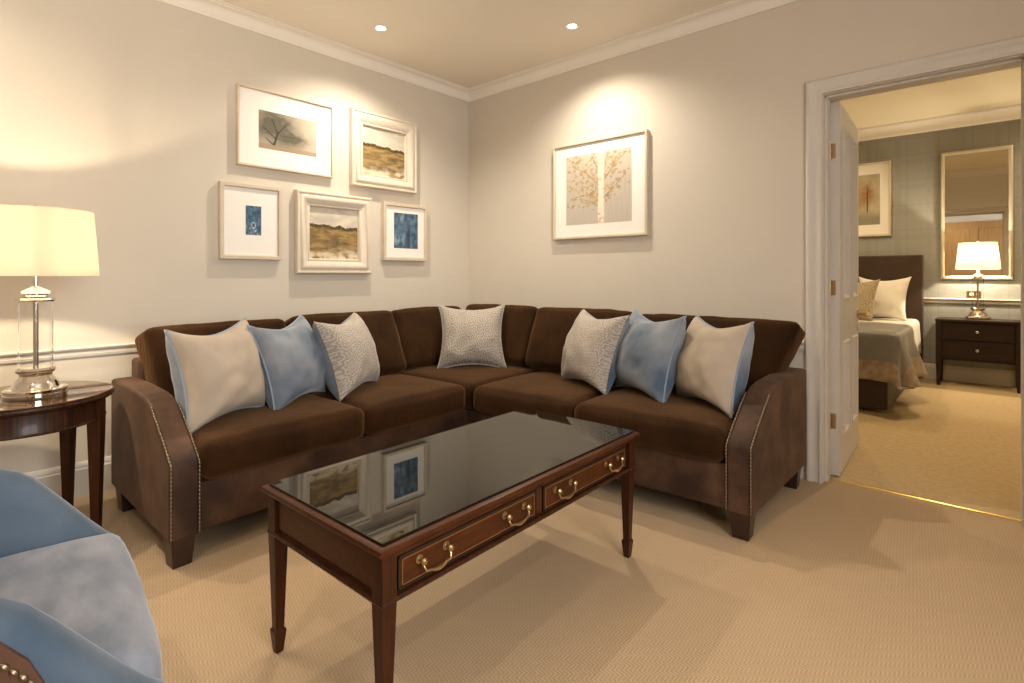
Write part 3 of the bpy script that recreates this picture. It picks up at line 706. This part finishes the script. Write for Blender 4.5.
def art_blue(seed):
    def f(u, v):
        c = lerp(lin(58, 84, 108), lin(98, 124, 146), .5+fbm(u*4, v*6, seed)*2)
        if seed < 3:
            c = lerp(c, lin(45, 72, 98), sm(.35, .55, fbm(u*10, v*4, 9)+.4)*.6); d = abs((u-.5)**2*2.2+(v-.33)**2*3-.035)
            c = lerp(c, lin(180, 200, 210), sm(.03, .0, d)*.7); c = lerp(c, lin(200, 210, 215), sm(.2, .5, fbm(u*9, v*9, 4)+.1)*sm(.42, .2, v))
        else:
            c = lerp(c, lin(52, 60, 82), sm(-.05, .2, fbm(u*3+3, v*1.5, seed))*sm(.3, .65, u)*.85); c = lerp(c, lin(150, 170, 180), sm(.1, .35, fbm(u*4, v*2, 31))*sm(.55, .25, u)*.8)
        return c
    return f
random.seed(3)
_br = [((.56, .0), (.555, .98), .052), ((.56, .30), (.36, .42), .012), ((.36, .42), (.16, .40), .008), ((.58, .34), (.74, .48), .012), ((.74, .48), (.92, .66), .007), ((.55, .5), (.34, .72), .010), ((.34, .72), (.1, .86), .006),
       ((.57, .56), (.75, .8), .010), ((.75, .8), (.93, .95), .006), ((.55, .66), (.42, .95), .008), ((.58, .7), (.66, .97), .008), ((.56, .22), (.40, .30), .008)]
_lv = []
for _ in range(230):
    a, b, w_ = random.choice(_br[1:]); t = random.random(); _lv.append((a[0]+(b[0]-a[0])*t+random.gauss(0, .07), a[1]+(b[1]-a[1])*t+random.gauss(.02, .06), random.uniform(.014, .030), random.random()))
for _ in range(130): _lv.append((random.uniform(.02, .5), random.uniform(.25, 1), random.uniform(.012, .022), random.random()))
_cell = {}
for l in _lv: _cell.setdefault((int(l[0]*8), int(l[1]*8)), []).append(l)
def art_birch(u, v):
    c = lerp(lin(196, 186, 172), lin(180, 172, 160), .5+fbm(u*40, v*3, 2)); c = lerp(c, lin(214, 200, 178), sm(.5, 1, v)*.6)
    for a, b, w_ in _br[1:]:
        d, t = seg_d(u, v, a, b); c = lerp(c, lin(150, 132, 112), sm(w_*1.2, w_*.5, d))
    i, j = int(u*8), int(v*8)
    for di in (-1, 0, 1):
        for dj in (-1, 0, 1):
            for lx, ly, lr, k in _cell.get((i+di, j+dj), ()):
                d = math.hypot((u-lx)*1.0, (v-ly)*1.3)
                if d < lr: c = lerp(c, lerp(lin(158, 132, 94), lin(196, 176, 142), k), .8)
    d, t = seg_d(u, v, *_br[0][:2]); wd = .05+.014*sin(v*9)*.3
    if d < wd: c = lerp(lin(232, 220, 200), lin(196, 178, 152), sm(.2, .45, fbm(u*10, v*26, 8)+.15)); c = lerp(c, lin(190, 172, 150), sm(.55, 1, (u-.5555)/wd)*.7)
    return c
def art_autumn(u, v):
    c = lerp(lin(190, 178, 150), lin(160, 152, 132), .5+fbm(u*4, v*4, 2)*1.4); c = lerp(c, lin(128, 124, 112), sm(.32, .1, v)*.8)
    for x, y, s in ((.3, .7, .2), (.72, .62, .16), (.5, .5, .12)): c = lerp(c, lin(146, 96, 44), exp(-((u-x)/s)**2-((v-y)/(s*1.3))**2)*(.8+fbm(u*10, v*10, 5)))
    for x in (.3, .72): c = lerp(c, lin(80, 62, 44), sm(.02, .008, abs(u-x))*sm(.2, .3, v)*sm(.75, .6, v))
    return c
def art_panel(name, w_, h, fn, parent, x, n=110):
    """painted sheet, local x is out of the wall, y runs along it (right = -y side seen from the room is handled by caller)"""
    nu = max(24, int(n*min(1, w_/h))); nv = max(24, int(n*min(1, h/w_)))
    mb = MB(); mb.grid(lambda a, b: (x, (a-.5)*w_, (b-.5)*h), nu, nv)
    o = mb.build(name, ART, parent); me = o.data; at = me.color_attributes.new('paint', 'FLOAT_COLOR', 'POINT')
    buf = []
    for vtx in me.vertices:
        c = fn(vtx.co.y/w_+.5, vtx.co.z/h+.5); buf += [max(0, c[0]), max(0, c[1]), max(0, c[2]), 1]
    at.data.foreach_set('color', buf); return o
def flat_frame(mb, w_, h, prof):
    """mitred picture frame in the y-z plane; prof = (inset from the outer edge, depth x)"""
    k = len(prof); vs = []; cs = ((-1, -1), (1, -1), (1, 1), (-1, 1))
    for sy, sz in cs:
        for o, d in prof: vs.append((d, sy*(w_/2-o), sz*(h/2-o)))
    return mb.add(vs, [(i*k+q, i*k+(q+1) % k, ((i+1) % 4)*k+(q+1) % k, ((i+1) % 4)*k+q) for i in range(4) for q in range(k)])
def picture(label, loc, rz, w_, h, pw, ph, art, style, fw=.017, group='framed pictures on the left wall', dep=.032, artx=None, py=0, pz=0):
    t = thing('framed_picture', label, 'picture', loc, rz, group); f = MB()
    if style == 'box':
        flat_frame(f, w_, h, [(0, .001), (0, dep-.002), (.002, dep), (fw-.002, dep), (fw, dep-.002), (fw, dep-.012), (fw+.004, dep-.012), (fw+.004, .001)])
        f.build('frame', M['frame_side'] if fw < .03 else M['gilt'], t)
        m = MB(); m.box(dep-.018, dep-.0125, -w_/2+fw+.001, w_/2-fw-.001, -h/2+fw+.001, h/2-fw-.001); m.build('mat_board', M['matboard'], t)
        # bevelled window of the mat
        pa = art_panel('print', pw, ph, art, t, dep-.0118); pa.location = (0, py, pz)
    else:
        flat_frame(f, w_, h, [(0, .001), (0, dep-.010), (.005, dep-.004), (.014, dep-.004), (.018, dep-.010), (.026, dep-.010), (.034, dep-.002), (.044, dep), (.052, dep-.003), (.082, dep-.022), (.086, dep-.020), (.093, dep-.020), (.096, dep-.032), (.099, dep-.036), (.099, .001)])
        f.build('frame', M['frame_ivory'], t)
        art_panel('canvas', w_-.194, h-.194, art, t, dep-.037)
    return t
# left wall (x = 0), facing +x: seen from the room, +y runs to the right
def lp(y0, y1, z0, z1): return (0, (y0+y1)/2, (z0+z1)/2), y1-y0, z1-z0
def left_pic(label, y0, y1, z0, z1, pw, ph, art, style, **k):
    c, w_, h = lp(y0, y1, z0, z1); return picture(label, c, 0, w_, h, pw, ph, art, style, **k)
left_pic('large landscape format print of a misty tree in white mat, top of the picture group', -1.905, -1.285, 1.745, 2.226, 0.375, .232, art_misty_tree, 'box', fw=.012, py=.005, pz=-.002)
left_pic('autumn field painting in ivory scooped frame, the upper of the two', -1.150, -.585, 1.715, 2.253, 0, 0, art_field(3, .60), 'scoop', dep=.05)
left_pic('narrow blue print in wide white mat, nearest the lamp', -2.002, -1.637, 1.184, 1.634, .092, .175, art_blue(1), 'box', fw=.022, dep=.035, py=.01, pz=.01)
left_pic('autumn field painting in ivory scooped frame, the lower of the two', -1.548, -.992, 1.100, 1.638, 0, 0, art_field(8, .62), 'scoop', dep=.05)
left_pic('small print of blue brushwork in white mat, nearest the room corner', -.885, -.484, 1.198, 1.626, .222, .265, art_blue(5), 'box', fw=.022, dep=.04, py=.005, pz=.012)
picture('silver birch tree print hanging alone above the sofa', (1.3115, 0, 1.689), -pi/2, .76, .682, .53, .49, art_birch, 'box', .015, None, .034, pz=.004)
picture('autumn tree print on the plaid bedroom wall beside the open door', (2.205, BY, 1.93), -pi/2, .62, .82, .42, .56, art_autumn, 'box', .018, None, .03)

# ------------------------------------------------------------------ recessed downlights
def downlight(label, x, y, z):
    t = thing('recessed_downlight', label, 'ceiling light', (x, y, z), 0, 'recessed ceiling downlights')
    MB().lathe([(.030, -.001), (.044, -.001), (.044, -.004), (.040, -.006), (.034, -.005), (.028, 0)], n=28, close=True).build('trim_ring', M['white'], t)
    MB().lathe([(0, -.0035), (.014, -.0035), (.027, -.001), (0, -.0008)], n=24).build('bulb', M['emit'], t)
downlight('recessed downlight in the ceiling over the group of five pictures', *SPOTS[0], CEIL)
downlight('recessed downlight in the ceiling over the birch tree picture', *SPOTS[1], CEIL)

# ------------------------------------------------------------------ bedroom
BXL, BXR, BY0, BY1 = 1.30, 2.76, 1.86, 3.86
bed = thing('bed', 'double bed with brown headboard and dark base seen through the doorway', 'bed', ((BXL+BXR)/2, (BY0+BY1)/2, 0)); cx, cy = (BXL+BXR)/2, (BY0+BY1)/2
hw, hl = (BXR-BXL)/2, (BY1-BY0)/2
MB().box(-hw+.02, hw-.02, -hl+.02, hl, .03, .36, .02).build('bed_base', M['valance'], bed)
for sx in (-1, 1):
    for sy in (-1, 1): MB().lathe([(0, 0), (.022, 0), (.026, .032), (0, .032)], (sx*(hw-.1), sy*(hl-.1), 0), 14).build('castor_foot', M['chrome'], bed)
hb = MB(); hb.box(-hw-.04, hw+.04, hl+.005, hl+.095, .02, 1.30, .015, 3); hb.build('headboard', M['headboard'], bed)
mt = MB(); mt.M = Matrix.Translation((0, 0, .46)); mt.cushion(hw-.005, hl-.003, .10, .05, (.004, .004, .01), (20, 24, 8), .002, 31); mt.build('mattress', M['linen'], bed, 70)
def drape(x0, x1, y0, y1, top, dropx, dropy, t=.012, seed=0, flare=.05, wave=.02):
    """cloth laid over a block: hangs dropx over the +x side and dropy over the -y end"""
    nu, nv = 60, 60; sx = (x1-x0)+dropx; sy = (y1-y0)+dropy
    def fn(u, v, e=0):
        a = x0+u*sx; b = y1-v*sy; z = top+.012*noise.noise(Vector((a*3, b*3, seed)))
        x, y = a, b; r = .05
        if a > x1-r:
            q = a-(x1-r); L = r*pi/2
            if q < L: an = q/r; x = x1-r+r*sin(an); z -= r*(1-cos(an))
            else: x = x1+(q-L)*flare+wave*sin(b*11+seed)*(q-L)*2; z -= r+(q-L)
        if b < y0+r:
            q = (y0+r)-b; L = r*pi/2
            if q < L: an = q/r; y = y0+r-r*sin(an); z -= r*(1-cos(an))
            else: y = y0-(q-L)*flare-wave*sin(a*12+seed)*(q-L)*2; z -= r+(q-L)
        if a > x1 and b < y0: z = max(z, top-max(dropx, dropy)-.02)
        return (x+e*.6, y-e*.6, z+e)
    return fn, nu, nv
fn, nu, nv = drape(BXL, BXR+.015, BY0+.35, BY1-.02, .625, .33, 0, seed=2)
dv = MB()
o = dv.grid(fn, nu, nv).build('duvet', M['linen']); s_ = o.modifiers.new('thick', 'SOLIDIFY'); s_.thickness = .06; s_.offset = -1
tag(o, 'white duvet spread over the bed by the headboard', 'duvet')
fn, nu, nv = drape(BXL, BXR+.06, BY0-.02, BY0+.92, .645, .38, .35, seed=5, flare=.20, wave=.07)
th = MB(); th.grid(fn, nu, nv)
cen = []
for f in th.f: cen.append(f)
# the outer border is bronze satin
th.mi = [1 if (k//nv > nu-6 or k % nv > nv-8) else 0 for k in range(len(th.f))]
o = th.build('throw', [M['throw'], M['satin']]); s_ = o.modifiers.new('thick', 'SOLIDIFY'); s_.thickness = .012; s_.offset = -1
tag(o, 'taupe satin throw with bronze border draped over the foot of the bed', 'throw')
pillow('bed_pillow', 'white pillow standing against the brown headboard', 2.47, 3.66, -1.72, .32, .48, M['linen'], M['linen'], None, z=.63, T=.20, sag=.05, seed=9, group='pillows on the bed', cat='pillow')
pillow('bed_cushion', 'taupe damask cushion in front of the white pillow on the bed', 2.24, 3.44, -1.85, .36, .46, M['bdamask'], M['bdamask'], None, z=.63, T=.2, sag=.05, seed=10, group='pillows on the bed', cat='cushion')

ns = thing('nightstand', 'dark brown two drawer nightstand under the mirror', 'nightstand', (3.235, 3.775, 0))
nb = MB(); nb.box(-.285, .285, -.15, .165, .255, .632, .003); nb.build('body', M['espresso'], ns)
MB().box(-.318, .318, -.183, .178, .632, .657, .004).build('top_board', M['espresso'], ns)
for sx in (-1, 1):
    for sy, yy in ((-1, -.152), (1, .150)):
        MB().taper([(sx*.292, yy, .014, .014, 0), (sx*.292, yy, .022, .022, .25), (sx*.292, yy, .022, .022, .632)], .002).build('leg', M['espresso'], ns)
for za, zb in ((.285, .445), (.462, .618)):
    d = MB(); d.box(-.262, .262, -.168, -.15, za, zb, .004); dr = d.build('drawer', M['espresso'], ns)
    MB().lathe([(0, -.168), (.014, -.168), (.014, -.171), (.006, -.175), (.006, -.185), (.013, -.190), (.012, -.197), (0, -.199)], (0, 0, (za+zb)/2), 14, 'y').build('knob', M['rod'], dr)
table_lamp('lit table lamp on the dark nightstand in front of the mirror', (3.235, 3.80, .657), .80, .044, .172, .146, 1.148, 1.408, 36, True)
mr = thing('wall_mirror', 'tall silver gilt framed mirror on the plaid bedroom wall', 'mirror', (3.217, BY, 1.70), -pi/2)
f = MB(); flat_frame(f, .556, 1.31, [(0, .001), (0, .024), (.006, .032), (.014, .034), (.024, .030), (.030, .022), (.034, .020), (.034, .001)]); f.build('frame', M['gilt'], mr)
MB().box(.008, .016, -.246, .246, -.623, .623).build('mirror_glass', M['mirror'], mr)
so = thing('wall_socket', 'brass double power socket on the bedroom wall above the dado rail', 'socket', (3.205, BY, .895), -pi/2)
MB().box(.0, .008, -.058, .058, -.034, .034, .003).build('plate', M['strip'], so)
for s in (-1, 1): MB().box(.008, .012, s*.026-.011, s*.026+.011, -.012, .014, .002).build('switch', M['white'], so)
